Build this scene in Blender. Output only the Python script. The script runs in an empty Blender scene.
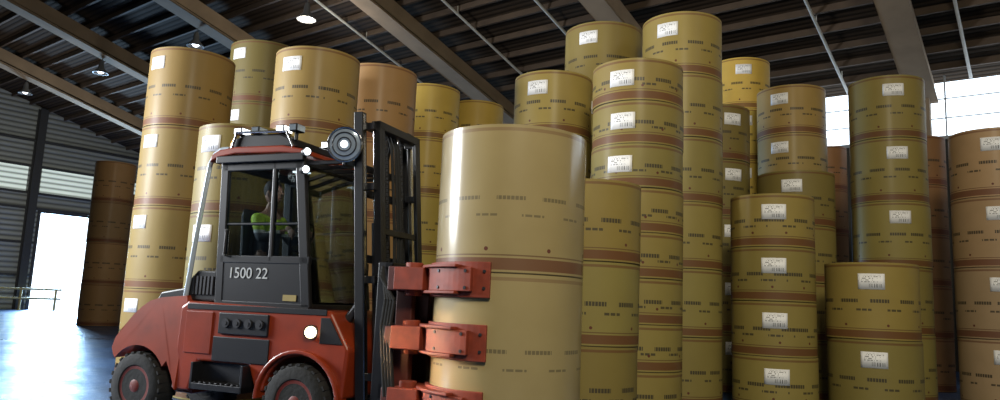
import bpy, bmesh, math, random
from mathutils import Vector, Matrix
random.seed(7)
scn=bpy.context.scene
COL=bpy.context.collection
R=math.radians
# ---------------------------------------------------------------- camera
CAM_H=1.35; FOC=727.0; PITCH=R(8.2); ROLL=R(2.4)
cd=bpy.data.cameras.new('camera'); cam=bpy.data.objects.new('camera',cd); COL.objects.link(cam)
cd.sensor_width=36; cd.lens=36*FOC/1000; cd.clip_end=300
cam.matrix_world=Matrix.Translation((0,0,CAM_H)) @ Matrix.Rotation(R(90)+PITCH,4,'X') @ Matrix.Rotation(ROLL,4,'Z')
scn.camera=cam
try: scn.view_settings.view_transform='Standard'
except Exception: pass

# ---------------------------------------------------------------- materials
def newmat(name):
    m=bpy.data.materials.new(name); m.use_nodes=True
    return m,m.node_tree.nodes,m.node_tree.links,m.node_tree.nodes['Principled BSDF']
def simple(name,col,rough=.5,metal=0,noise=.0,scale=8,bump=0,coat=0,emis=None,estr=0):
    m,N,L,b=newmat(name)
    b.inputs['Base Color'].default_value=(*col,1); b.inputs['Roughness'].default_value=rough
    b.inputs['Metallic'].default_value=metal; b.inputs['Coat Weight'].default_value=coat
    if emis: b.inputs['Emission Color'].default_value=(*emis,1); b.inputs['Emission Strength'].default_value=estr
    if noise or bump:
        tc=N.new('ShaderNodeTexCoord'); n=N.new('ShaderNodeTexNoise'); n.inputs['Scale'].default_value=scale; n.inputs['Detail'].default_value=5
        L.new(tc.outputs['Object'],n.inputs['Vector'])
        if noise:
            mx=N.new('ShaderNodeMix'); mx.data_type='RGBA'
            mx.inputs[6].default_value=tuple(c*(1-noise) for c in col)+(1,); mx.inputs[7].default_value=tuple(min(1,c*(1+noise)) for c in col)+(1,)
            L.new(n.outputs['Fac'],mx.inputs[0]); L.new(mx.outputs[2],b.inputs['Base Color'])
        if bump:
            bp=N.new('ShaderNodeBump'); bp.inputs['Strength'].default_value=bump; bp.inputs['Distance'].default_value=.02
            L.new(n.outputs['Fac'],bp.inputs['Height']); L.new(bp.outputs[0],b.inputs['Normal'])
    return m
class NB:
    def __init__(s,N,L): s.N=N; s.L=L
    def m(s,op,a,b=None,c=None):
        n=s.N.new('ShaderNodeMath'); n.operation=op
        for i,v in enumerate((a,b,c)):
            if v is None: continue
            if isinstance(v,(int,float)): n.inputs[i].default_value=v
            else: s.L.new(v,n.inputs[i])
        return n.outputs[0]
    def band(s,v,lo,hi): return s.m('MULTIPLY',s.m('GREATER_THAN',v,lo),s.m('LESS_THAN',v,hi))
    def mix(s,f,a,b):
        n=s.N.new('ShaderNodeMix'); n.data_type='RGBA'
        for i,v in ((0,f),(6,a),(7,b)):
            if isinstance(v,(int,float)): n.inputs[i].default_value=v
            elif isinstance(v,tuple): n.inputs[i].default_value=(*v,1)
            else: s.L.new(v,n.inputs[i])
        return n.outputs[2]

def roll_material(name,pr,coat,crough):
    m,N,L,b=newmat(name); q=NB(N,L)
    oi=N.new('ShaderNodeObjectInfo'); uv=N.new('ShaderNodeUVMap'); uv.uv_map='wrap'
    sp=N.new('ShaderNodeSeparateXYZ'); L.new(uv.outputs[0],sp.inputs[0]); u=sp.outputs[0]; v=sp.outputs[1]
    geo=N.new('ShaderNodeTexCoord')
    sp2=N.new('ShaderNodeSeparateXYZ'); L.new(geo.outputs['Object'],sp2.inputs[0]); z=sp2.outputs[2]
    H=q.m('DIVIDE',z,q.m('MAXIMUM',v,.001)); ztop=q.m('SUBTRACT',H,z)
    nz=N.new('ShaderNodeTexNoise'); nz.inputs['Scale'].default_value=3.0; nz.inputs['Detail'].default_value=4
    L.new(geo.outputs['Object'],nz.inputs['Vector'])
    c=q.mix(q.m('MULTIPLY',nz.outputs['Fac'],.3),oi.outputs['Color'],(.14,.095,.03))
    def row(c,cen,th,per,duty,off,fine,dark):
        g=q.m('LESS_THAN',q.m('FRACT',q.m('ADD',q.m('DIVIDE',u,per),off)),duty)
        f=q.m('LESS_THAN',q.m('FRACT',q.m('DIVIDE',u,fine)),.8)
        dv=q.m('ABSOLUTE',q.m('SUBTRACT',v,cen))
        k=q.m('MULTIPLY',q.m('MULTIPLY',g,f),q.m('LESS_THAN',q.m('MULTIPLY',dv,H),pr*th/2))
        return q.mix(q.m('MULTIPLY',k,dark*pr),c,(.04,.032,.02))
    c=row(c,.50,.050,.40,.62,.0,.036,.9)
    c=row(c,.385,.030,.40,.50,.45,.075,.85)
    c=q.mix(q.m('MULTIPLY',q.band(z,.03,.13),.76),c,(.115,.024,.012))
    c=q.mix(q.m('MULTIPLY',q.band(z,.148,.160),.7),c,(.09,.03,.015))
    c=q.mix(q.m('MULTIPLY',q.band(ztop,.03,.06),.6*pr),c,(.12,.028,.014))
    du=q.m('MULTIPLY',q.m('SUBTRACT',q.m('FRACT',q.m('DIVIDE',u,.55)),.5),.55)
    dv=q.m('SUBTRACT',z,.205)
    d=q.m('SQRT',q.m('ADD',q.m('MULTIPLY',du,du),q.m('MULTIPLY',dv,dv)))
    c=q.mix(q.m('MULTIPLY',q.m('LESS_THAN',d,.018),.9),c,(.10,.012,.01))
    c=q.mix(q.m('MULTIPLY',q.m('LESS_THAN',z,.012),.85),c,(.02,.014,.008))
    L.new(c,b.inputs['Base Color'])
    b.inputs['Roughness'].default_value=.6; b.inputs['Coat Roughness'].default_value=crough; b.inputs['Specular IOR Level'].default_value=.35
    b.inputs['Coat Weight'].default_value=coat
    w=N.new('ShaderNodeTexNoise'); w.inputs['Scale'].default_value=1.0; w.inputs['Detail'].default_value=3
    mp=N.new('ShaderNodeMapping'); mp.inputs['Scale'].default_value=(9,9,1.2); L.new(geo.outputs['Object'],mp.inputs[0]); L.new(mp.outputs[0],w.inputs['Vector'])
    bp=N.new('ShaderNodeBump'); bp.inputs['Strength'].default_value=.12; bp.inputs['Distance'].default_value=.01
    L.new(w.outputs['Fac'],bp.inputs['Height']); L.new(bp.outputs[0],b.inputs['Normal'])
    return m
def label_material():
    m,N,L,b=newmat('label_print'); q=NB(N,L)
    uv=N.new('ShaderNodeUVMap'); uv.uv_map='print'; sp=N.new('ShaderNodeSeparateXYZ'); L.new(uv.outputs[0],sp.inputs[0]); u=sp.outputs[0]; v=sp.outputs[1]
    wn=N.new('ShaderNodeTexNoise'); wn.inputs['Scale'].default_value=22; wn.inputs['Detail'].default_value=1; wn.noise_dimensions='1D'
    L.new(u,wn.inputs['W'])
    bars=q.m('MULTIPLY',q.m('GREATER_THAN',wn.outputs['Fac'],.52),q.m('MULTIPLY',q.band(v,.12,.36),q.band(u,.38,.9)))
    row=q.m('FLOOR',q.m('MULTIPLY',v,9)); 
    cv=N.new('ShaderNodeCombineXYZ'); L.new(q.m('MULTIPLY',u,16),cv.inputs[0]); L.new(q.m('MULTIPLY',row,3.7),cv.inputs[1])
    tn=N.new('ShaderNodeTexNoise'); tn.inputs['Scale'].default_value=1; L.new(cv.outputs[0],tn.inputs['Vector'])
    text=q.m('MULTIPLY',q.m('GREATER_THAN',tn.outputs['Fac'],.52),q.m('MULTIPLY',q.m('LESS_THAN',q.m('FRACT',q.m('MULTIPLY',v,9)),.55),q.m('MULTIPLY',q.band(v,.44,.9),q.band(u,.08,.85))))
    c=q.mix(q.m('MULTIPLY',bars,.8),(.95,.95,.97),(.05,.05,.05)); c=q.mix(q.m('MULTIPLY',text,.75),c,(.06,.06,.07))
    L.new(c,b.inputs['Base Color']); b.inputs['Roughness'].default_value=.5
    return m
def glass_mat(name,tint,fac):
    m,N,L,b=newmat(name); N.remove(b); o=N['Material Output']
    t=N.new('ShaderNodeBsdfTransparent'); t.inputs[0].default_value=(*tint,1)
    g=N.new('ShaderNodeBsdfGlossy'); g.inputs['Roughness'].default_value=.03
    x=N.new('ShaderNodeMixShader'); x.inputs[0].default_value=fac
    L.new(t.outputs[0],x.inputs[1]); L.new(g.outputs[0],x.inputs[2]); L.new(x.outputs[0],o.inputs[0]); return m
def cladding(name,col,axis,scale,strength,dark=.5,emis=0,spec=.5,rough=.6):
    m,N,L,b=newmat(name); q=NB(N,L); tc=N.new('ShaderNodeTexCoord')
    sp=N.new('ShaderNodeSeparateXYZ'); L.new(tc.outputs['Object'],sp.inputs[0])
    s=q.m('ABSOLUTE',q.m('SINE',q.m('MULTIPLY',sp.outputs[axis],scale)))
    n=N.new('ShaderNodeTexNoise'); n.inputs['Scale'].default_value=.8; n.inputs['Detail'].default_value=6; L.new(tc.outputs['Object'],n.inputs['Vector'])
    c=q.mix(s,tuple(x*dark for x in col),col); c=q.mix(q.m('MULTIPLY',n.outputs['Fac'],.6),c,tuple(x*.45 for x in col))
    L.new(c,b.inputs['Base Color']); b.inputs['Roughness'].default_value=rough; b.inputs['Specular IOR Level'].default_value=spec
    if emis:
        L.new(c,b.inputs['Emission Color']); b.inputs['Emission Strength'].default_value=emis
    bp=N.new('ShaderNodeBump'); bp.inputs['Strength'].default_value=strength; bp.inputs['Distance'].default_value=.05
    L.new(s,bp.inputs['Height']); L.new(bp.outputs[0],b.inputs['Normal']); return m

M={}
M['roll']=roll_material('kraft_wrap',1.0,.07,.25); M['film']=roll_material('glossy_kraft_wrap',.66,1.0,.18); M['label']=label_material()
M['core']=simple('roll_end_paper',(.30,.23,.12),.8,noise=.2,scale=20)
M['red']=simple('fork_red_paint',(.25,.030,.007),.38,noise=.6,scale=3.5,coat=.2)
M['clampred']=simple('clamp_red_paint',(.23,.034,.013),.6,noise=.55,scale=9,bump=.15)
M['darkred']=simple('carriage_dark_red',(.07,.011,.007),.6,noise=.5,scale=9,bump=.15)
M['black']=simple('black_paint',(.008,.008,.010),.4,noise=.3,scale=8)
M['grey']=simple('dark_grey_metal',(.05,.05,.055),.45,metal=.6,noise=.3,scale=12)
M['steel']=simple('bright_steel',(.5,.5,.52),.25,metal=1,noise=.1)
M['pale']=simple('pale_pipe',(.50,.58,.66),.3,metal=.3,noise=.1)
M['rubber']=simple('tyre_rubber',(.010,.010,.010),.85,noise=.3,scale=20,bump=.3)
M['hub']=simple('hub_red',(.14,.018,.010),.5,noise=.3,scale=15)
M['glass']=glass_mat('cab_glass',(.50,.56,.58),.16)
M['lens']=simple('lamp_lens_warm',(.9,.8,.6),.2,emis=(1,.74,.42),estr=9)
M['lensw']=simple('lamp_lens_white',(.9,.9,.9),.15,emis=(.85,.92,1),estr=4)
M['spot']=simple('spotlight_glass',(.34,.40,.46),.12,metal=.7,emis=(.72,.85,1),estr=.10,noise=.5,scale=25)
M['white']=simple('white_paint',(.50,.52,.54),.4)
M['amber']=simple('amber_plastic',(.8,.3,.03),.3,emis=(1,.35,.05),estr=.4)
M['seat']=simple('seat_vinyl',(.03,.03,.035),.6,noise=.2)
M['concrete']=simple('roof_beam_concrete',(.27,.195,.125),.9,noise=.35,scale=1.3,bump=.2)
M['purlin']=simple('purlin_steel',(.080,.053,.034),.9,noise=.4,scale=2)
M['pipe']=simple('pipe_paint',(.55,.54,.5),.5,noise=.15)
M['post']=simple('column_steel',(.03,.03,.03),.8,noise=.2)
M['frame']=simple('window_frame_grey',(.30,.32,.34),.5,noise=.1)
M['yellow']=simple('rail_paint',(.30,.23,.07),.6,noise=.2)
M['lampbody']=simple('lamp_body',(.10,.10,.10),.5)
M['bulb']=simple('lamp_bulb',(1,1,1),.3,emis=(1,.93,.8),estr=30)
M['bulbdim']=simple('lamp_bulb_dim',(1,1,1),.3,emis=(.85,.92,1),estr=6)
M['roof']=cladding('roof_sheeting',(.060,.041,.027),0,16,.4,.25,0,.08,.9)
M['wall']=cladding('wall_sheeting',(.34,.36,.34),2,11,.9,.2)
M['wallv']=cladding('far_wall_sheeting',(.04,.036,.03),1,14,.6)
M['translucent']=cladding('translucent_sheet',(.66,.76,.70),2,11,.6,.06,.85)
M['skin']=simple('skin',(.5,.28,.19),.55,noise=.1)
M['hair']=simple('hair',(.035,.022,.015),.7)
M['navy']=simple('work_trousers',(.03,.035,.06),.8)
M['eye']=simple('eye_dark',(.02,.02,.02),.3)
def hivis():
    m,N,L,b=newmat('hi_vis_cloth'); q=NB(N,L); tc=N.new('ShaderNodeTexCoord'); sp=N.new('ShaderNodeSeparateXYZ'); L.new(tc.outputs['Object'],sp.inputs[0])
    z=sp.outputs[2]
    c=q.mix(q.m('GREATER_THAN',z,2.02),(.07,.08,.10),(.60,.85,.05)); c=q.mix(q.band(z,2.0,2.035),c,(.7,.72,.72)); L.new(c,b.inputs['Base Color']); b.inputs['Roughness'].default_value=.7
    return m
M['hivis']=hivis()
def floor_mat():
    m,N,L,b=newmat('polished_concrete'); q=NB(N,L); tc=N.new('ShaderNodeTexCoord')
    n=N.new('ShaderNodeTexNoise'); n.inputs['Scale'].default_value=.55; n.inputs['Detail'].default_value=9; n.inputs['Roughness'].default_value=.65; L.new(tc.outputs['Object'],n.inputs['Vector'])
    n2=N.new('ShaderNodeTexNoise'); n2.inputs['Scale'].default_value=5; n2.inputs['Detail'].default_value=8; n2.inputs['Roughness'].default_value=.7; L.new(tc.outputs['Object'],n2.inputs['Vector'])
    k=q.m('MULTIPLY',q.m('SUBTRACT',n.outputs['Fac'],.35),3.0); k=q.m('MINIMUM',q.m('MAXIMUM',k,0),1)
    c=q.mix(k,(.010,.032,.10),(.035,.09,.23)); c=q.mix(q.m('MULTIPLY',n2.outputs['Fac'],.4),c,(.014,.022,.04))  # bluish glow from the doorway put into the base colour
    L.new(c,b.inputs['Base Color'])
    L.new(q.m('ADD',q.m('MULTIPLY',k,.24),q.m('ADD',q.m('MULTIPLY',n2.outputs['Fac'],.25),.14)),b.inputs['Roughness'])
    b.inputs['Specular Tint'].default_value=(.32,.62,1,1); b.inputs['Specular IOR Level'].default_value=.95  # tint pushes the doorway reflection towards blue
    bp=N.new('ShaderNodeBump'); bp.inputs['Strength'].default_value=.7; bp.inputs['Distance'].default_value=.02
    L.new(n2.outputs['Fac'],bp.inputs['Height']); L.new(bp.outputs[0],b.inputs['Normal']); return m
M['floor']=floor_mat()

# ---------------------------------------------------------------- mesh helpers
def finish(name,bm,mat,parent=None,bevel=0,smooth=False,seg=2):
    bmesh.ops.recalc_face_normals(bm,faces=bm.faces)
    me=bpy.data.meshes.new(name); bm.to_mesh(me); bm.free(); me.materials.append(M[mat] if isinstance(mat,str) else mat)
    if smooth:
        for p in me.polygons: p.use_smooth=True
    ob=bpy.data.objects.new(name,me); COL.objects.link(ob)
    if parent: ob.parent=parent
    if smooth:
        md=ob.modifiers.new('es','EDGE_SPLIT'); md.split_angle=R(38)
    if bevel:
        md=ob.modifiers.new('bv','BEVEL'); md.width=bevel; md.segments=seg; md.limit_method='ANGLE'; md.angle_limit=R(35)
    return ob
def box(bm,x0,x1,y0,y1,z0,z1,lean=0):
    vs=[bm.verts.new((x+lean*z,y,z)) for x in (x0,x1) for y in (y0,y1) for z in (z0,z1)]
    for f in ((0,1,3,2),(4,6,7,5),(0,4,5,1),(2,3,7,6),(0,2,6,4),(1,5,7,3)): bm.faces.new([vs[i] for i in f])
def prism(bm,prof,y0,y1):
    a=[bm.verts.new((x,y0,z)) for x,z in prof]; b=[bm.verts.new((x,y1,z)) for x,z in prof]
    bm.faces.new(a); bm.faces.new(b[::-1]); n=len(prof)
    for i in range(n): bm.faces.new((a[i],b[i],b[(i+1)%n],a[(i+1)%n]))
def tube(bm,p0,p1,r0,r1=None,seg=16,caps=True):
    r1=r0 if r1 is None else r1; p0=Vector(p0);p1=Vector(p1); d=(p1-p0).normalized()
    q=d.to_track_quat('Z','Y'); A=[];B=[]
    for i in range(seg):
        a=2*math.pi*i/seg; v=q@Vector((math.cos(a),math.sin(a),0)); A.append(bm.verts.new(p0+v*r0)); B.append(bm.verts.new(p1+v*r1))
    for i in range(seg): bm.faces.new((A[i],A[(i+1)%seg],B[(i+1)%seg],B[i]))
    if caps: bm.faces.new(A[::-1]); bm.faces.new(B)
def path(bm,pts,r,seg=8):
    for a,b in zip(pts,pts[1:]): tube(bm,a,b,r,seg=seg)
def ball(bm,c,rx,ry=None,rz=None,seg=16):
    ry=ry or rx; rz=rz or rx
    bmesh.ops.create_uvsphere(bm,u_segments=seg,v_segments=max(6,seg//2),radius=1,matrix=Matrix.Translation(c)@Matrix.Diagonal((rx,ry,rz,1)))
def lathe(bm,prof,c,axis='Y',seg=40):
    rings=[]
    for r,h in prof:
        ring=[]
        for i in range(seg):
            a=2*math.pi*i/seg
            p=(r*math.cos(a),h,r*math.sin(a)) if axis=='Y' else (r*math.cos(a),r*math.sin(a),h) if axis=='Z' else (h,r*math.cos(a),r*math.sin(a))
            ring.append(bm.verts.new(Vector(p)+Vector(c)))
        rings.append(ring)
    for A,B in zip(rings,rings[1:]):
        for i in range(seg): bm.faces.new((A[i],A[(i+1)%seg],B[(i+1)%seg],B[i]))
    bm.faces.new(rings[0][::-1]); bm.faces.new(rings[-1])
def tag(ob,label,cat,group=None,kind=None):
    if label: ob['label']=label
    if cat: ob['category']=cat
    if group: ob['group']=group
    if kind: ob['kind']=kind
    return ob

# ---------------------------------------------------------------- building shell (axes: s down-slope, t along the bays)
TH=math.atan2(.7914,.6112)
def roofz(s): return 15.7-.273*s
def shell(name,bm,mat,bevel=0,kind='structure'):
    o=finish(name,bm,mat,bevel=bevel); o.rotation_euler=(0,0,TH)
    if kind: o['kind']=kind
    return o
S0,S1,T0,T1=-12,25,-14,45.4
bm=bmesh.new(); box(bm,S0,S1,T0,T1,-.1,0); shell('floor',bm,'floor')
bm=bmesh.new()
a=[bm.verts.new(v) for v in ((S0,T0,roofz(S0)),(S1+.5,T0,roofz(S1+.5)),(S1+.5,T1+.2,roofz(S1+.5)),(S0,T1+.2,roofz(S0)))]
b=[bm.verts.new(v.co+Vector((0,0,.12))) for v in a]
bm.faces.new(a); bm.faces.new(b[::-1])
for i in range(4): bm.faces.new((a[i],b[i],b[(i+1)%4],a[(i+1)%4]))
shell('ceiling',bm,'roof')
DZ=5.4; D0,D1=16.5,21.2
bm=bmesh.new()
def wallpiece(s0,s1,z0,z1=None):
    prof=[(s0,z0),(s1,z0),(s1,roofz(s1) if z1 is None else z1),(s0,roofz(s0) if z1 is None else z1)]
    prism(bm,prof,T1,T1+.12)
wallpiece(S0,D0,0); wallpiece(D1,S1,0); wallpiece(D0,D1,DZ)
shell('wall_left',bm,'wall')
WB=6.9
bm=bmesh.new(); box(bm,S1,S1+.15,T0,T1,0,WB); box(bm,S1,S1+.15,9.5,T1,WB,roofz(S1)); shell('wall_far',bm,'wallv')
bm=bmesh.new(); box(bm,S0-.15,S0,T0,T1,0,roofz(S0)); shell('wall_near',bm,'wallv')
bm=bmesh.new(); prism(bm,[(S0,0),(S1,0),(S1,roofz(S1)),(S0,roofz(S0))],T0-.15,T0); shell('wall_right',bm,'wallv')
bm=bmesh.new()
for t in [T0+2.35*i for i in range(11)]: box(bm,S1+.02,S1+.1,t-.02,t+.02,WB,roofz(S1)-.05)
box(bm,S1-.02,S1+.12,T0,9.5,WB-.06,WB+.04)
for z in (7.5,8.1): box(bm,S1+.02,S1+.1,T0,9.5,z-.012,z+.012)
shell('window_1',bm,'frame')
bm=bmesh.new(); box(bm,16.3,24.6,T1-.05,T1-.01,6.5,7.9); shell('window_2',bm,'translucent')
bm=bmesh.new(); box(bm,8.0,15.6,T1-.05,T1-.01,6.5,7.9); shell('window_3',bm,'translucent')
n=1
for s in (9.6,15.9,22.2):
    bm=bmesh.new(); box(bm,s-.06,s+.06,T1-.42,T1-.06,0,roofz(s)-.15); box(bm,s-.2,s+.2,T1-.46,T1-.42,0,roofz(s)-.15); box(bm,s-.2,s+.2,T1-.1,T1-.06,0,roofz(s)-.15)
    shell('trim_%d'%n,bm,'post'); n+=1
for z in (1.9,3.7,5.6,6.45,7.95,9.4):
    bm=bmesh.new(); s1=min(24.9,(15.5-z)/.273)
    if z<5.4: box(bm,4,16.3,T1-.2,T1-.05,z-.06,z+.06)
    else: box(bm,4,s1,T1-.2,T1-.05,z-.06,z+.06)
    shell('trim_%d'%n,bm,'post'); n+=1
bm=bmesh.new(); box(bm,D0-.14,D0,T1-.1,T1+.2,0,DZ+.14); box(bm,D1,D1+.14,T1-.1,T1+.2,0,DZ+.14); box(bm,D0,D1,T1-.1,T1+.2,DZ,DZ+.14); shell('trim_%d'%n,bm,'grey'); n+=1
for t in (-4.2,3.0,10.2,17.2,24.6,31.9,39.6):
    bm=bmesh.new(); box(bm,S1-.4,S1-.02,t-.18,t+.18,0,roofz(S1)-.8); shell('trim_%d'%n,bm,'concrete',.01); n+=1
for t in (1.75,5.1,12.3,15.2,19.6):  # overhead pipes with hanger rods, numbered along with the trim
    bm=bmesh.new(); tube(bm,(8,t,roofz(8)-.34),(24.8,t,roofz(24.8)-.34),.045,seg=10)
    for s in (9,13,17,21,24): box(bm,s-.015,s+.015,t-.012,t+.012,roofz(s)-.34,roofz(s)-.05)
    shell('trim_%d'%n,bm,'pipe'); n+=1
for t in (-4.2,3.0,10.2,17.2,24.6,31.9,39.0):
    bm=bmesh.new()
    s0,s1=1.0,S1-.03
    def rb(y0,y1,da,db):
        prof=[(s0,roofz(s0)-da),(s1,roofz(s1)-da),(s1,roofz(s1)-db+.25),(s0,roofz(s0)-db)]; prism(bm,prof,y0,y1)
    rb(t-.30,t+.30,.28,.96); rb(t-.38,t+.38,.92,1.10)
    o=shell('roof_girder',bm,'concrete',.012,kind=None)
    tag(o,'deep grey-brown concrete roof girder sloping under dark roof sheeting','roof beam','roof girders')
for i in range(21):
    s=6.0+i*.92
    bm=bmesh.new(); z=roofz(s)-.02
    box(bm,s-.03,s+.03,T0+.1,T1-.15,z-.18,z); box(bm,s-.03,s+.07,T0+.1,T1-.15,z-.195,z-.18)
    o=shell('roof_purlin',bm,'purlin',kind=None)
    tag(o,'long thin steel purlin running across beneath dark roof sheeting','roof beam','roof purlins')
def W(s,t,z): return Vector((.6112*s-.7914*t,.7914*s+.6112*t,z))
for (s,t,z,br) in ((13.9,19.0,10.4,1),(13.3,32.2,10.6,0),(13.0,39.5,10.7,0),(13.5,25.0,10.5,0)):
    e=bpy.data.objects.new('high_bay_lamp',None); COL.objects.link(e); e.location=W(s,t,z); e.empty_display_size=.2
    tag(e,'bell-shaped industrial lamp glowing brightly under the roof' if br else 'small bell-shaped industrial lamp hanging under dark roof','lamp','high bay lamps')
    bm=bmesh.new(); lathe(bm,[(.06,.42),(.1,.3),(.12,.1),(.3,-.1),(.31,-.14),(.28,-.14),(.1,.08)],(0,0,0),'Z',28); finish('lamp_shade',bm,'lampbody',e,smooth=True)
    bm=bmesh.new(); tube(bm,(0,0,.4),(0,0,roofz(s)-z-.03),.015,seg=8); finish('hanger_rod',bm,'lampbody',e)
    bm=bmesh.new(); ball(bm,(0,0,-.05),.2 if br else .13,None,.1); finish('bulb',bm,'bulb' if br else 'bulbdim',e,smooth=True)
e=bpy.data.objects.new('guard_rail',None); COL.objects.link(e); e.location=(-25.3,39.2,0); e.rotation_euler=(0,0,R(64))
tag(e,'dull yellow steel guard rail standing beside the bright doorway','railing')
for i,x in enumerate((-1.9,0,1.9)):
    bm=bmesh.new(); tube(bm,(x,0,0),(x,0,1.2),.06,seg=12); tube(bm,(x,0,0),(x,0,.03),.14,seg=12); finish('post',bm,'yellow',e)
for z in (.65,1.15):
    bm=bmesh.new(); tube(bm,(-2.2,0,z),(2.2,0,z),.055,seg=12); finish('rail',bm,'yellow',e)

# ---------------------------------------------------------------- paper rolls
rollmesh={}
def roll_mesh(D,H):
    key=(D,round(H,3))
    if key in rollmesh: return rollmesh[key]
    Rr=D/2; n=80; e=.004; prof=[(.05,0.03),(.05,0.0),(Rr-e*2,0.0),(Rr,e),(Rr,H-e),(Rr-e*2,H),(.05,H),(.05,H-.03)]
    bm=bmesh.new(); uvl=bm.loops.layers.uv.new('wrap'); rings=[]
    for r,z in prof: rings.append([bm.verts.new((r*math.cos(2*math.pi*i/n),r*math.sin(2*math.pi*i/n),z)) for i in range(n)])
    for k in range(len(prof)-1):
        for i in range(n):
            j=(i+1)%n; f=bm.faces.new((rings[k][i],rings[k][j],rings[k+1][j],rings[k+1][i])); f.smooth=True
            us=[i,i+1,i+1,i]; zs=[prof[k][1]]*2+[prof[k+1][1]]*2
            for l,uu,zz in zip(f.loops,us,zs): l[uvl].uv=(uu/n*2*math.pi*Rr,zz/H)
            f.material_index=0 if k in (2,3,4) else 1
    bm.faces.new(rings[0][::-1]).material_index=1; bm.faces.new(rings[-1]).material_index=1
    for k in range(len(rings)):
        for i in range(n):
            ed=bm.edges.get((rings[k][i],rings[k][(i+1)%n]))
            if ed: ed.smooth=False
    me=bpy.data.meshes.new('paper_roll'); bm.to_mesh(me); bm.free(); me.materials.append(M['roll']); me.materials.append(M['core'])
    rollmesh[key]=me; return me
labmesh={}
def label_mesh(D,w=.34,h=.22):
    if D in labmesh: return labmesh[D]
    bm=bmesh.new(); uvl=bm.loops.layers.uv.new('print'); Rr=D/2; n=10; half=w/2/Rr
    rows=[]
    for rr in (Rr+.001,Rr+.004):
        for z in (-h/2,h/2): rows.append([bm.verts.new((rr*math.cos(-half+2*half*i/n),rr*math.sin(-half+2*half*i/n),z)) for i in range(n+1)])
    for i in range(n):
        f=bm.faces.new((rows[2][i],rows[2][i+1],rows[3][i+1],rows[3][i])); f.smooth=True
        for l,(uu,vv) in zip(f.loops,((i,0),(i+1,0),(i+1,1),(i,1))): l[uvl].uv=(uu/n,vv)
        bm.faces.new((rows[0][i],rows[1][i],rows[1][i+1],rows[0][i+1]))
        bm.faces.new((rows[0][i],rows[0][i+1],rows[2][i+1],rows[2][i])); bm.faces.new((rows[1][i],rows[3][i],rows[3][i+1],rows[1][i+1]))
    bm.faces.new((rows[0][0],rows[2][0],rows[3][0],rows[1][0])); bm.faces.new((rows[0][n],rows[1][n],rows[3][n],rows[2][n]))
    for ed in bm.edges:
        if len(ed.link_faces)==2 and ed.calc_face_angle(0)>.6: ed.smooth=False
    me=bpy.data.meshes.new('shipping_label'); bm.to_mesh(me); bm.free(); me.materials.append(M['label']); labmesh[D]=me; return me
TINT={'olive':(.295,.232,.062),'warm':(.36,.25,.080),'tan':(.46,.37,.17),'pink':(.45,.30,.165),'brown':(.25,.15,.065),'tawny':(.44,.25,.10),'orange':(.42,.21,.09),'yellow':(.58,.41,.08)}
WORD={'olive':'olive brown','warm':'warm tan','tan':'pale tan','pink':'pinkish tan','brown':'dull brown','tawny':'warm brown','orange':'orange tan','yellow':'yellowish'}
def stack(X,Y,D,top,n,tint,lab,group,z0=0.0,ldrop=.27,note=None,bright=1.0,film=False):
    H=(top-z0)/n; me=roll_mesh(D,H); c=TINT[tint]
    for i in range(n):
        o=bpy.data.objects.new('paper_roll',me); COL.objects.link(o)
        if film: o.material_slots[0].link='OBJECT'; o.material_slots[0].material=M['film']
        j=.0 if z0 else .010
        o.location=(X+random.uniform(-j,j),Y+random.uniform(-j,j),z0+i*H)
        rz=random.uniform(0,6.28); o.rotation_euler=(0,0,rz)
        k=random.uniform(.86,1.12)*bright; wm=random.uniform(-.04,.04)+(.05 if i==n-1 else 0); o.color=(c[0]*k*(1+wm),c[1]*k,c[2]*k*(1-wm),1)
        pos=note or ('standing on floor' if i==0 else 'topping a tall stack' if i==n-1 else 'stacked on another')
        tag(o,'%s kraft paper roll %s'%(WORD[tint],pos) + (', white label' if lab is not None else ''),'paper roll',group)
        if lab is not None:
            l=bpy.data.objects.new('shipping_label',label_mesh(D)); COL.objects.link(l); l.parent=o
            ang=math.atan2(-Y,-X)+math.asin(lab)
            l.location=(0,0,H-ldrop); l.rotation_euler=(0,0,ang-rz+random.uniform(-.03,.03))
ST=[('a',-5.58,12.57,1.40,5.46,4,'warm',-.8),('b',-3.57,9.99,1.28,3.57,3,'olive',-.72),('c',-5.0,14.6,1.40,6.38,5,'olive',-.75),
('d',-2.98,11.16,1.30,5.09,4,'warm',-.6),('e',-2.23,12.58,1.30,5.34,4,'tawny',None),('g',-1.62,15.41,1.30,5.89,5,'yellow',None),('h',-.66,17.4,1.30,6.14,5,'yellow',None),
('i',-14.48,26.99,1.38,5.99,4,'tawny',None),('j',-14.35,29.31,1.45,5.08,3,'brown',None),
('k',.79,11.46,1.25,4.98,5,'olive',-.4),('l',1.74,12.49,1.35,6.21,5,'olive',-.4),('m',1.88,9.92,1.25,4.69,8,'olive',-.33),('n',2.85,11.33,1.25,5.97,6,'olive',-.33),
('o',1.09,8.71,1.20,2.81,3,'olive',None),('p',5.34,15.91,1.25,6.95,6,'yellow',.1),('q',4.07,13.57,1.25,5.17,5,'olive',.5),
('r',5.82,14.30,1.30,5.85,6,'warm',-.35),('s',5.30,12.90,1.30,3.86,4,'olive',-.08),('t',4.16,10.99,1.20,3.12,4,'olive',.06),
('u',9.25,20.32,1.05,6.12,5,'orange',None),('v',7.02,12.95,1.25,5.66,5,'olive',.22),('w',5.53,10.77,1.25,2.16,2,'olive',0.0),('x',8.24,11.94,1.25,4.52,4,'pink',.05),
('y',8.90,15.2,1.00,5.2,5,'orange',None)]
BR={'a':.85,'b':.85,'c':.5,'d':.9,'e':.85,'i':.8,'q':.7,'s':.8,'l':.85,'o':.9,'y':.75,'u':.85}
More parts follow.
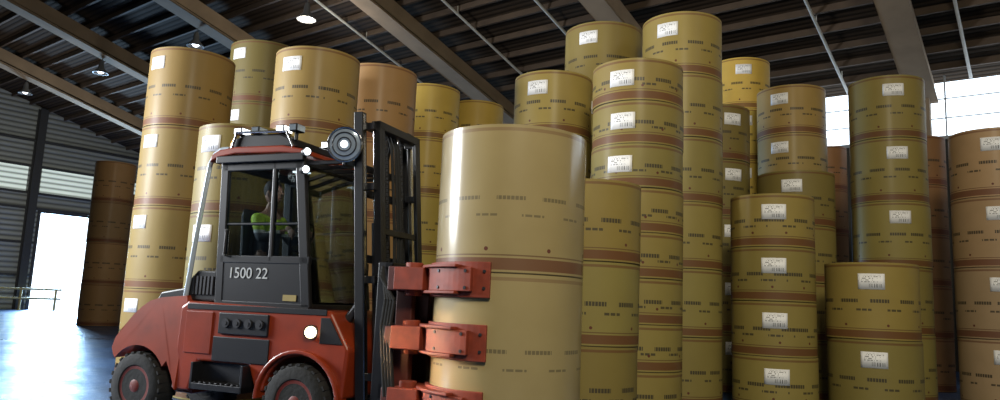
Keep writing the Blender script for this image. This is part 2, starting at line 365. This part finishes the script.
for nm,X,Y,D,top,n_,tint,lab in ST:
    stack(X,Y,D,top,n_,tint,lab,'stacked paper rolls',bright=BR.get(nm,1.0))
HX,HY,HD=.113,6.752,1.36
stack(HX,HY,HD,2.89,2,'tan',None,'paper rolls held by the forklift clamp',z0=.33,note='gripped by red forklift clamp',bright=.76,film=True)

# ---------------------------------------------------------------- forklift
FL=bpy.data.objects.new('forklift',None); COL.objects.link(FL); FL.location=(-1.74,7.66,0); FL.rotation_euler=(0,0,R(-22.5))
tag(FL,'red and black clamp forklift carrying two large paper rolls','forklift')
def part(name,bm,mat,parent=FL,bevel=0,smooth=False,label=None,seg=2):
    o=finish(name,bm,mat,parent,bevel,smooth,seg)
    if label: o['label']=label
    return o
def arc(cx,cz,r,a0,a1,n=12): return [(cx+r*math.cos(R(a0+(a1-a0)*i/n)),cz+r*math.sin(R(a0+(a1-a0)*i/n))) for i in range(n+1)]
FW=(.15,.36); RW=(-1.91,.355)
bm=bmesh.new()
prof=[(-1.43,.36),(-1.20,.36),(-1.10,.66),(-.46,.66),(-.36,.42)]+arc(FW[0],FW[1],.43,172,8,14)+[(.64,.42),(.68,.88),(.46,1.22),(-1.30,1.26),(-1.40,1.20)]
prism(bm,prof,-.60,.60)
chassis=part('chassis',bm,'red',bevel=.03,seg=3)
for ya,yb in ((-.65,-.5),(.5,.65)):
    bm=bmesh.new(); prism(bm,arc(FW[0],FW[1],.49,180,4,18)+arc(FW[0],FW[1],.45,4,180,18),ya,yb); part('fender',bm,'red',bevel=.012)
bm=bmesh.new(); box(bm,-.86,-.24,-.625,-.598,.95,1.16); p_=part('service_panel',bm,'black',bevel=.01)
for i in range(4):
    bm=bmesh.new(); x=-.76+i*.14; tube(bm,(x,-.624,1.06),(x,-.64,1.06),.045,seg=18); tube(bm,(x,-.64,1.06),(x,-.645,1.06),.02,seg=12); part('port_cap',bm,'grey',p_)
bm=bmesh.new(); box(bm,-1.30,-.95,-.612,-.598,.74,1.16); part('battery_door',bm,'red',bevel=.006)
bm=bmesh.new(); box(bm,-.92,-.22,-.612,-.598,.68,.92); part('side_skirt',bm,'black',bevel=.006)
bm=bmesh.new(); box(bm,-1.30,.42,-.608,-.596,1.18,1.235); part('side_stripe',bm,'black',bevel=.004)
bm=bmesh.new(); prism(bm,[(.36,.92),(.62,.92),(.46,1.16),(.36,1.16)],-.610,-.598); part('front_panel',bm,'black',bevel=.004)
bm=bmesh.new()
prof=[(-1.36,.36),(-1.42,.50),(-1.50,.64)]+arc(RW[0],RW[1],.42,32,140,12)+[(-2.26,.66),(-2.29,.73),(-2.25,.84),(-2.18,.93),(-2.11,1.01),(-2.05,1.09),(-1.97,1.17),(-1.88,1.24),(-1.74,1.28),(-1.40,1.31),(-1.34,1.2)]
ys=[-.62,-.60,-.52,-.30,0,.30,.52,.60,.62]; cols=[]
for y in ys:
    f=abs(y)/.62; col=[]
    for x,z in prof:
        up=max(0,z-.85)/.48
        xx=x-(.07*(1-f*f) if x<-2.1 else 0)
        col.append(bm.verts.new((xx,y*(1-.16*up*up),z+.03*(1-f*f)*(1 if z>1 else 0))))
    cols.append(col)
bm.faces.new(cols[0]); bm.faces.new(cols[-1][::-1]); m_=len(prof)
for A_,B_ in zip(cols,cols[1:]):
    for i in range(m_): bm.faces.new((A_[i],B_[i],B_[(i+1)%m_],A_[(i+1)%m_]))
part('counterweight',bm,'red',bevel=.02,smooth=True,seg=2,label='rounded sloping red counterweight over the rear wheels')
bm=bmesh.new(); prism(bm,[(-1.4,.28),(-2.26,.30),(-2.34,.5),(-2.28,.76),(-1.4,.95)],-.33,.33); part('tow_block',bm,'red',bevel=.05)
bm=bmesh.new(); prism(bm,[(-1.88,1.24),(-1.82,1.34),(-1.45,1.40),(-1.42,1.50),(-1.34,1.58),(-1.08,1.58),(-1.02,1.26),(-1.4,1.26)],-.48,.48); part('engine_hood',bm,'black',bevel=.02)
bm=bmesh.new()
for i in range(6): box(bm,-1.38+i*.05,-1.355+i*.05,-.495,-.47,1.33,1.52)
part('hood_grille',bm,'grey')
bm=bmesh.new(); path(bm,[(-1.46,-.50,1.22),(-1.43,-.50,1.45),(-1.39,-.50,1.9),(-1.34,-.49,2.4),(-1.31,-.48,2.72),(-1.27,-.46,2.83),(-1.18,-.46,2.88),(-1.08,-.46,2.88)],.026,14); part('exhaust_pipe',bm,'pale',smooth=True,label='pale curved pipe behind the cab')
bm=bmesh.new(); box(bm,-1.10,-.44,-.69,-.5,.40,.46); box(bm,-1.10,-1.07,-.69,-.5,.40,.66); box(bm,-.47,-.44,-.69,-.5,.40,.66); box(bm,-1.1,-.44,-.55,-.5,.4,.66)
for i in range(9): box(bm,-1.06+i*.068,-1.03+i*.068,-.68,-.56,.46,.475)
part('step',bm,'black',bevel=.005)
# cab
bm=bmesh.new()
def post(bm,x0,z0,x1,z1,y0,y1,w=.07):
    vs=[]
    for (x,z) in ((x0,z0),(x1,z1)):
        for dx in (0,w):
            for y in (y0,y1): vs.append(bm.verts.new((x+dx,y,z)))
    for f in ((0,1,3,2),(4,6,7,5),(0,4,5,1),(2,3,7,6),(0,2,6,4),(1,5,7,3)): bm.faces.new([vs[i] for i in f])
for (ya,yb) in ((-.54,-.49),(.49,.54)):
    post(bm,-1.02,1.26,-1.10,2.76,ya,yb,.10)
    post(bm,.06,1.24,-.15,2.76,ya,yb,.11)
    post(bm,-.38,1.68,-.42,2.72,ya,yb,.045)
    box(bm,-1.08,-.05,ya,yb,2.62,2.76); box(bm,-1.0,.12,ya,yb,1.66,1.74)
    box(bm,-.98,-.02,ya+.01,yb-.01,2.05,2.08)
box(bm,-1.08,-1.0,-.5,.5,2.66,2.74); box(bm,-.12,-.05,-.5,.5,2.66,2.74); box(bm,-1.02,.16,-.54,.54,1.22,1.28)
cab=part('cab',bm,'black',bevel=.01,label='black steel cab frame')
for y in (-.535,.515):
    bm=bmesh.new(); box(bm,-.96,.12,y,y+.02,1.27,1.67); d=part('door_panel',bm,'black',cab,bevel=.005)
    bm=bmesh.new(); prism(bm,[(-.94,1.71),(.02,1.71),(-.10,2.65),(-1.02,2.65)],y+.006,y+.012); part('window',bm,'glass',cab)
bm=bmesh.new(); post(bm,.09,1.3,-.10,2.66,-.46,.46,.008); part('windscreen',bm,'glass',cab)
bm=bmesh.new(); tube(bm,(-.93,-.56,1.74),(-.93,-.56,2.0),.012,seg=8); tube(bm,(-.93,-.53,1.74),(-.93,-.56,1.74),.01,seg=8); tube(bm,(-.93,-.53,2.0),(-.93,-.56,2.0),.01,seg=8); part('door_handle',bm,'grey',cab)
bm=bmesh.new(); box(bm,-.55,-.40,-.06,.06,2.685,2.70); part('added_cab_lamp',bm,'lensw',cab)  # added glowing panel, put in to light the driver
tc=bpy.data.curves.new('fleet_number','FONT'); tc.body='1500 22'; tc.size=.155; tc.extrude=.002; tc.align_x='CENTER'
to=bpy.data.objects.new('fleet_number_src',tc); COL.objects.link(to)
bpy.context.view_layer.update(); me=bpy.data.meshes.new_from_object(to.evaluated_get(bpy.context.evaluated_depsgraph_get())); bpy.data.objects.remove(to)
me.materials.clear(); me.materials.append(M['white']); fn=bpy.data.objects.new('fleet_number',me); COL.objects.link(fn); fn.parent=cab
fn.location=(-.62,-.5375,1.51); fn.rotation_euler=(R(90),0,0); fn['label']='white painted fleet number 1500 22'
bm=bmesh.new(); box(bm,-.16,.0,-.541,-.536,1.30,1.36); part('warning_sticker',bm,'yellow',cab)
# roof
bm=bmesh.new(); prism(bm,[(-1.24,2.72),(-1.22,2.80),(-1.12,2.85),(-.9,2.875),(-.3,2.865),(-.05,2.82),(.0,2.76),(-.3,2.79),(-.9,2.80),(-1.12,2.77)],-.57,.57); rf=part('cab_roof',bm,'red',bevel=.015,label='thin curved red cab roof panel')
for ya,yb in ((-.58,-.55),(.55,.58)):
    bm=bmesh.new(); box(bm,-1.14,-.02,ya,yb,2.70,2.78); part('roof_trim',bm,'black',rf,bevel=.01)
bm=bmesh.new(); prism(bm,[(-1.06,2.87),(-1.02,2.97),(-.85,3.02),(-.40,3.01),(-.24,2.95),(-.16,2.86)],-.50,.40); part('roof_unit',bm,'black',rf,bevel=.02)
bm=bmesh.new(); tube(bm,(-1.12,-.35,2.84),(-1.12,-.35,2.93),.05); ball(bm,(-1.12,-.35,2.95),.045,None,.07); part('beacon',bm,'amber',rf,smooth=True)
bm=bmesh.new(); path(bm,[(-1.0,-.52,2.86),(-.95,-.52,3.04),(-.3,-.52,3.02),(-.20,-.52,2.86)],.014,10); part('roof_rail',bm,'steel',rf,smooth=True)
for x,y in ((-.40,-.44),(-.72,-.44),(-.40,.34),(-.95,-.44),(-.22,-.46)):
    bm=bmesh.new(); box(bm,x-.05,x+.05,y-.07,y+.07,3.02,3.10); tube(bm,(x,y,2.93),(x,y,3.03),.02); w_=part('roof_lamp',bm,'black',rf,bevel=.01)
    bm=bmesh.new(); box(bm,x+.051,x+.056,y-.06,y+.06,3.03,3.09); box(bm,x-.04,x+.04,y-.076,y-.071,3.03,3.085); part('lens',bm,'lensw' if x in (-.40,-.95) else 'spot',rf)
bm=bmesh.new()
for y in (-.5,-.25,0,.25,.5): box(bm,-.06,.44,y-.018,y+.018,2.66,2.70)
box(bm,.42,.46,-.54,.54,2.64,2.71); part('overhead_guard',bm,'black',bevel=.006)
for z in (2.60,2.78):
    bm=bmesh.new(); tube(bm,(-.03,-.55,z),(.03,-.585,z),.04,.045,18); lm=part('work_lamp',bm,'black')
    bm=bmesh.new(); tube(bm,(.03,-.585,z),(.034,-.60,z),.036,seg=18); ball(bm,(.02,-.60,z),.022); part('lens',bm,'lensw',lm,smooth=True)
def disc(bm,c,d,prof,seg=32):
    d=Vector(d).normalized(); q=d.to_track_quat('Z','Y'); rings=[]
    for r,h in prof: rings.append([bm.verts.new(Vector(c)+q@Vector((r*math.cos(2*math.pi*i/seg),r*math.sin(2*math.pi*i/seg),h))) for i in range(seg)])
    for A,B in zip(rings,rings[1:]):
        for i in range(seg): bm.faces.new((A[i],A[(i+1)%seg],B[(i+1)%seg],B[i]))
    bm.faces.new(rings[0][::-1]); bm.faces.new(rings[-1])
def hoop(bm,c,d,r,h,th,seg=32):
    q=Vector(d).normalized().to_track_quat('Z','Y'); P=[Vector(c)+q@Vector((r*math.cos(2*math.pi*i/seg),r*math.sin(2*math.pi*i/seg),h)) for i in range(seg+1)]
    path(bm,P,th,6)
SC=(.50,-.62,2.82); SD=(.35,-.93,-.10)
bm=bmesh.new(); disc(bm,SC,SD,[(.05,-.14),(.11,-.10),(.155,-.02),(.17,.0),(.172,.02),(.15,.02)]); sl=part('spotlight',bm,'grey',smooth=True,label='large round spotlight with silvery lens')
bm=bmesh.new(); disc(bm,SC,SD,[(.152,.015),(.15,.03),(.10,.045),(.02,.05)]); part('lens',bm,'spot',sl,smooth=True)
for r,h,mt in ((.165,.03,'steel'),(.115,.05,'black'),(.065,.055,'black')):
    bm=bmesh.new(); hoop(bm,SC,SD,r,h,.010 if mt=='steel' else .007); part('grille_ring',bm,mt,sl)
bm=bmesh.new(); disc(bm,SC,SD,[(.03,.05),(.035,.06),(.02,.07)]); part('bulb',bm,'lensw',sl)
bm=bmesh.new(); path(bm,[(.44,-.5,2.68),(.46,-.55,2.72),(.47,-.52,2.83)],.02); part('bracket',bm,'black',sl)
HC=(.26,-.61,1.02)
bm=bmesh.new(); disc(bm,HC,(.4,-.9,0),[(.04,-.06),(.07,0),(.07,.02),(.055,.02)]); hl=part('headlamp',bm,'grey',smooth=True)
bm=bmesh.new(); disc(bm,HC,(.4,-.9,0),[(.054,.015),(.054,.03),(.03,.04)]); part('lens',bm,'lens',hl,smooth=True)
bm=bmesh.new(); prism(bm,[(-1.0,1.30),(-.5,1.30),(-.48,1.46),(-.55,1.49),(-.92,1.47),(-1.0,1.5)],-.24,.24); part('seat',bm,'seat',bevel=.03)
bm=bmesh.new(); prism(bm,[(-.99,1.46),(-1.04,1.46),(-1.075,2.2),(-1.05,2.28),(-1.035,2.2)],-.2,.2); part('seat_back',bm,'seat',bevel=.01)
bm=bmesh.new(); sw=Matrix.Translation((-.40,0,1.98))@Matrix.Rotation(R(-62),4,'Y')
for i in range(28):
    a0=2*math.pi*i/28;a1=2*math.pi*(i+1)/28; tube(bm,sw@Vector((.17*math.cos(a0),.17*math.sin(a0),0)),sw@Vector((.17*math.cos(a1),.17*math.sin(a1),0)),.014,seg=8)
for a in (90,210,330): tube(bm,sw@Vector((0,0,0)),sw@Vector((.17*math.cos(R(a)),.17*math.sin(R(a)),0)),.01,seg=8)
tube(bm,(-.40,0,1.98),(-.12,0,1.3),.03); part('steering_wheel',bm,'black')
bm=bmesh.new(); prism(bm,[(-.16,1.28),(.04,1.28),(.0,1.72),(-.12,1.76)],-.42,.42); part('dashboard',bm,'black',bevel=.02)
# wheels
def wheel(c,y0,y1,r):
    yc=(y0+y1)/2; h=(y1-y0)/2; bm=bmesh.new()
    lathe(bm,[(r*.58,-h*.9),(r*.62,-h),(r*.9,-h),(r*.97,-h*.85),(r,-h*.55),(r,h*.55),(r*.97,h*.85),(r*.9,h),(r*.62,h),(r*.58,h*.9)],(c[0],yc,c[1]),'Y',48)
    for i in range(24):
        a=2*math.pi*i/24
        for sgn in (-1,1):
            cc=Vector((c[0]+math.cos(a+sgn*.06)*r*.98,yc+sgn*h*.5,c[1]+math.sin(a+sgn*.06)*r*.98))
            q=Matrix.Translation(cc)@Matrix.Rotation(-a,4,'Y')@Matrix.Diagonal((.02,h*.9,.04,1)); bmesh.ops.create_cube(bm,size=1,matrix=q)
    w=part('wheel',bm,'rubber',smooth=True)
    bm=bmesh.new(); s=-1 if yc<0 else 1; lathe(bm,[(r*.57,-s*h*.5),(r*.6,s*h*.92),(r*.5,s*h*.9),(r*.44,s*h*.5),(r*.25,s*h*.45),(r*.22,s*h*.85),(r*.15,s*h*.95)],(c[0],yc,c[1]),'Y',36)
    for i in range(8):
        a=2*math.pi*i/8; x=c[0]+r*.35*math.cos(a); z=c[1]+r*.35*math.sin(a); tube(bm,(x,yc+s*h*.4,z),(x,yc+s*h*.62,z),.015,seg=6)
    part('hub',bm,'hub',w,smooth=True)
for ys_ in (-1,1):
    a,b=sorted((ys_*.40,ys_*.66)); wheel(FW,a,b,.36)
    a,b=sorted((ys_*.38,ys_*.63)); wheel(RW,a,b,.35)
# mast
LN=-.084
bm=bmesh.new()
for s in (-1,1):
    def yb(a,b): return sorted((s*a,s*b))
    y0,y1=yb(.50,.47); box(bm,.755,.85,y0,y1,.12,3.18,LN)
    y0,y1=yb(.47,.42)
    box(bm,.755,.775,y0,y1,.12,3.18,LN); box(bm,.83,.85,y0,y1,.12,3.18,LN)
    y0,y1=yb(.41,.38); box(bm,.92,1.0,y0,y1,.10,3.10,LN)
    y0,y1=yb(.38,.32); box(bm,.98,1.0,y0,y1,.45,3.05,LN)
for z in (3.04,2.35,1.7,.3): box(bm,.755,.79,-.47,.47,z,z+.08,LN)
for s in (-1,1):
    for z in (.6,1.5,2.4,3.0):
        y0,y1=sorted((s*.47,s*.41)); box(bm,.80,.96,y0,y1,z,z+.07,LN)
box(bm,.90,1.0,-.41,.41,3.02,3.10,LN); box(bm,.94,.98,-.38,.38,1.98,2.04,LN)
mast=part('mast',bm,'black',bevel=.005,label='tall black twin-upright lifting mast')
for y in (-.475,.47):
    bm=bmesh.new(); box(bm,.852,.858,y-.02,y+.02,.2,3.16,LN); part('rail_strip',bm,'steel',mast)
for y in (-.24,.24):
    bm=bmesh.new(); tube(bm,(.84+LN*.2,y,.2),(.84+LN*2.1,y,2.1),.045); part('lift_cylinder',bm,'grey',mast,smooth=True)
    bm=bmesh.new(); tube(bm,(.84+LN*2.1,y,2.1),(.84+LN*3.05,y,3.05),.026); part('piston_rod',bm,'steel',mast,smooth=True)
for y in (-.15,.15):
    bm=bmesh.new()
    for i in range(46):
        z=1.2+i*.041; box(bm,.90,.915,y-.022,y+.022,z,z+.032,LN)
    part('lift_chain',bm,'grey',mast)
for k,y in enumerate((-.07,.0,.06)):
    bm=bmesh.new(); path(bm,[(.93+LN*1.1,y,1.1),(.95+LN*2,y,2.0),(.93+LN*2.9,y,2.9),(.86+LN*3.0,y,3.08),(.80+LN*2.8,y,2.8),(.80+LN*1.4,y,1.4)],.017); part('hydraulic_hose',bm,'rubber',mast)
for y in (-.36,.36):
    bm=bmesh.new(); tube(bm,(.2,y,.8),(.66,y,1.35),.045); part('tilt_cylinder',bm,'grey',mast,smooth=True)
# carriage + clamp
bm=bmesh.new()
for s in (-1,1):
    y0,y1=sorted((s*.53,s*.505)); box(bm,.90,1.06,y0,y1,.42,1.70)
for z in (.46,1.0,1.56): box(bm,.97,1.06,-.53,.53,z,z+.14)
for y in (-.3,0,.3): box(bm,.98,1.04,y-.03,y+.03,.46,1.7)
carr=part('carriage',bm,'black',bevel=.01)
for k in range(4):
    bm=bmesh.new(); o_=.03*k; path(bm,[(.96,-.55-o_*.3,1.66-o_),(1.05+o_,-.61,1.35),(1.01+o_,-.59,1.1),(1.07+o_,-.63,.8),(1.10+o_,-.61,.5)],.017); part('hydraulic_hose',bm,'rubber',carr)
CX,CY,RR=2.06,-.13,.68
bm=bmesh.new()
for (z0,z1) in ((1.44,1.66),(.92,1.12),(.38,.58)):
    box(bm,1.06,1.26,-.62,.40,z0,z1)
for y in (-.42,-.08,.28): box(bm,1.07,1.24,y-.04,y+.04,.38,1.66)
cl=part('roll_clamp',bm,'darkred',bevel=.012,label='red rotating paper roll clamp')
def armplate(bm,a0,a1,r0,r1,z0,z1,n=16):
    P=[(CX+r0*math.cos(R(a0+(a1-a0)*i/n)),CY+r0*math.sin(R(a0+(a1-a0)*i/n))) for i in range(n+1)]
    Q=[(CX+r1*math.cos(R(a0+(a1-a0)*i/n)),CY+r1*math.sin(R(a0+(a1-a0)*i/n))) for i in range(n+1)]
    prof=P+Q[::-1]; A=[bm.verts.new((x,y,z0)) for x,y in prof]; B=[bm.verts.new((x,y,z1)) for x,y in prof]; m=len(prof)
    for i in range(m): bm.faces.new((A[i],A[(i+1)%m],B[(i+1)%m],B[i]))
    for i in range(n):
        bm.faces.new((A[i+1],A[i],A[m-1-i],A[m-2-i])); bm.faces.new((B[i],B[i+1],B[m-2-i],B[m-1-i]))
for (z0,z1,tip) in ((1.40,1.70,279),(.88,1.18,278),(.34,.64,277)):
    zc=(z0+z1)/2; bm=bmesh.new()
    armplate(bm,205,tip,RR+.004,RR+.04,z0,z1)
    armplate(bm,196,tip-12,RR+.04,RR+.085,zc-.10,zc+.10)
    armplate(bm,196,tip-22,RR+.04,RR+.12,zc-.125,zc-.10); armplate(bm,196,tip-22,RR+.04,RR+.12,zc+.10,zc+.125)
    tube(bm,(1.27,-.50,z0-.0),(1.27,-.50,z1),.08,seg=20)
    box(bm,1.16,1.46,-.68,-.44,zc-.10,zc+.10)
    arm=part('clamp_arm',bm,'clampred',cl,bevel=.006)
    for aa in (tip-4,tip-16,tip-40):
        for dz in (-.07,.07):
            bm=bmesh.new(); ro=.05 if aa>tip-9 else .093
            tube(bm,(CX+(RR+.03)*math.cos(R(aa)),CY+(RR+.03)*math.sin(R(aa)),zc+dz),(CX+(RR+ro)*math.cos(R(aa)),CY+(RR+ro)*math.sin(R(aa)),zc+dz),.014,seg=8); part('bolt',bm,'grey',cl)
bm=bmesh.new(); armplate(bm,86,135,RR+.004,RR+.035,.5,1.6); armplate(bm,98,164,RR+.04,RR+.11,.7,1.4); box(bm,1.22,1.44,.16,.42,.75,1.35); part('clamp_arm',bm,'clampred',cl,bevel=.006)

# ---------------------------------------------------------------- operator
def skin_mesh(verts,edges,radii,root=0,sub=2):
    me=bpy.data.meshes.new('sk'); me.from_pydata(verts,edges,[]); o=bpy.data.objects.new('sk',me); COL.objects.link(o)
    md=o.modifiers.new('s','SKIN'); md.use_smooth_shade=True
    for i,r in enumerate(radii):
        d=me.skin_vertices[0].data[i]; d.radius=(r,r) if isinstance(r,(int,float)) else r
    me.skin_vertices[0].data[root].use_root=True
    sb=o.modifiers.new('u','SUBSURF'); sb.levels=sub; sb.render_levels=sub
    bpy.context.view_layer.update(); ev=o.evaluated_get(bpy.context.evaluated_depsgraph_get()); r=bpy.data.meshes.new_from_object(ev)
    bpy.data.objects.remove(o); return r
V=[(-.86,0,1.63),(-.87,0,1.85),(-.87,0,2.06),(-.86,0,2.20),(-.85,0,2.28),(-.84,0,2.38)]
rad=[.13,.12,.14,.09,.055,.06]; E=[(0,1),(1,2),(2,3),(3,4),(4,5)]
for s in (-1,1):
    b0=len(V); V+= [(-.86,s*.18,2.17),(-.74,s*.26,1.93),(-.54,s*.17,2.02),(-.50,s*.16,2.03)]; rad+=[.06,.045,.03,.028]; E+=[(3,b0),(b0,b0+1),(b0+1,b0+2),(b0+2,b0+3)]
    b0=len(V); V+= [(-.80,s*.10,1.60),(-.42,s*.13,1.62),(-.40,s*.13,1.38),(-.28,s*.13,1.34)]; rad+=[.09,.065,.045,.04]; E+=[(0,b0),(b0,b0+1),(b0+1,b0+2),(b0+2,b0+3)]
sk=skin_mesh(V,E,rad)
bm=bmesh.new(); bm.from_mesh(sk)
ball(bm,(-.83,0,2.47),.105,.078,.125,24); ball(bm,(-.80,0,2.41),.07,.055,.06)
tube(bm,(-.735,0,2.49),(-.705,0,2.45),.012,.018,8); ball(bm,(-.715,0,2.45),.02,.018,.014,8)
for s in (-1,1):
    ball(bm,(-.84,s*.08,2.46),.022,.012,.034,10)
    ball(bm,(-.46,s*.165,2.05),.045,.022,.035,10)
    for k in range(4):
        a=sw@Vector((.17*math.cos(R(90*s)+(k-1.5)*.12),.17*math.sin(R(90*s)+(k-1.5)*.12),0)); out=Vector((0,s*.012,0))
        p0=Vector((-.47,s*.165,2.065-.008*k)); p1=a+Vector((-.02,0,.035))+out; p2=a+Vector((.022,0,.012))+out; p3=a+Vector((.012,0,-.02))
        tube(bm,p0,p1,.011,.010,8); ball(bm,p1,.0105,None,None,8); tube(bm,p1,p2,.010,.0095,8); ball(bm,p2,.010,None,None,8); tube(bm,p2,p3,.0095,.008,8)
    tube(bm,(-.48,s*.145,2.03),(-.44,s*.135,2.0),.012,.010,8); tube(bm,(-.44,s*.135,2.0),(-.41,s*.15,1.99),.010,.008,8)
me=bpy.data.meshes.new('person'); bm.to_mesh(me); bm.free(); me.materials.append(M['skin'])
person=bpy.data.objects.new('person',me); COL.objects.link(person)
person.location=FL.location; person.rotation_euler=FL.rotation_euler
rm=person.modifiers.new('r','REMESH'); rm.mode='VOXEL'; rm.voxel_size=.009; rm.use_smooth_shade=True
tag(person,'driver in dark jacket with yellow hi-vis shoulders gripping steering wheel','person')
def cloth(name,keep,mat,add=.018):
    vv=[V[i] for i in keep]; mp={i:k for k,i in enumerate(keep)}; ee=[(mp[a],mp[b]) for a,b in E if a in mp and b in mp]; rr=[rad[i]+add for i in keep]
    m2=skin_mesh(vv,ee,rr); m2.materials.clear(); m2.materials.append(M[mat]); o=bpy.data.objects.new(name,m2); COL.objects.link(o); o.parent=person
    for p in m2.polygons: p.use_smooth=True
    return o
cloth('jacket',[0,1,2,3,6,7,8,14,15,16],'hivis')
cloth('trousers',[0,10,11,12,18,19,20],'navy',.026)
for s in (-1,1):
    bm=bmesh.new(); ball(bm,(-.31,s*.13,1.335),.11,.05,.05,12); finish('boot',bm,'seat',person,smooth=True)
    bm=bmesh.new(); ball(bm,(-.738,s*.03,2.485),.012,.014,.008,8); finish('eye',bm,'eye',person)
bm=bmesh.new(); ball(bm,(-.845,0,2.505),.107,.086,.115,20)
for v in [v for v in bm.verts if v.co.x>-.775 and v.co.z<2.54 or v.co.z<2.43]: bm.verts.remove(v)
finish('hair',bm,'hair',person,smooth=True)
bm=bmesh.new(); ball(bm,(-.735,0,2.41),.008,.026,.006,8); finish('mouth',bm,'hub',person)

# ---------------------------------------------------------------- light
w=bpy.data.worlds.new('world'); scn.world=w; w.use_nodes=True; bg=w.node_tree.nodes['Background']; bg.inputs[0].default_value=(.76,.88,1,1); bg.inputs[1].default_value=3.4
def area(name,loc,tgt,size,power,col,sy=None):
    l=bpy.data.lights.new(name,'AREA'); l.energy=power; l.color=col; l.size=size
    if sy: l.shape='RECTANGLE'; l.size_y=sy
    o=bpy.data.objects.new(name,l); COL.objects.link(o); o.location=loc; o.rotation_euler=(Vector(tgt)-Vector(loc)).to_track_quat('-Z','Y').to_euler(); return o
area('doorway_daylight',W(18.8,47.5,3.2),W(14,20,.5),4.5,8500,(.42,.68,1),4.5)
area('roll_highlight_light',(-14,8.9,5.0),(-.4,6.4,2.5),3.6,2900,(.92,.96,1),3.0)  # added area light inside the hall, makes the held roll's highlight; no window there
area('key_light_near',(1.0,-3.0,8.5),(2.5,12,2.5),3,1080,(1,.92,.72),2)  # added key light on the roll stacks, no roof fixture behind it
area('fill_light_side',(8.5,2.0,9.5),(6,12,2),3,150,(1,.90,.70),3)  # added soft fill from the right, not a roof fixture
area('gable_wall_fill',W(12,33,4.5),W(14,45,8.5),4,380,(1,.98,.92),3)  # added uplight that brightens the left wall
for (s,t,z,br) in ((13.9,19.0,9.9,1),):
    l=bpy.data.lights.new('lamp_glow','POINT'); l.energy=220; l.shadow_soft_size=.3; l.color=(1,.93,.8); o=bpy.data.objects.new('lamp_glow',l); COL.objects.link(o); o.location=W(s,t,z)
l=bpy.data.lights.new('driver_fill','POINT'); l.energy=3; l.shadow_soft_size=.06; l.color=(1,.97,.9); o=bpy.data.objects.new('driver_fill',l); COL.objects.link(o); o.parent=FL; o.location=(-.47,-.15,2.62)  # added point light that brightens the driver
l=bpy.data.lights.new('headlamp_glow','SPOT'); l.energy=90; l.spot_size=R(44); l.spot_blend=.8; l.color=(1,.58,.24); l.shadow_soft_size=.05; o=bpy.data.objects.new('headlamp_glow',l); COL.objects.link(o)
o.parent=FL; o.location=(.40,-.98,1.0); o.rotation_euler=Vector((1.05,.30,-.12)).to_track_quat('-Z','Y').to_euler()
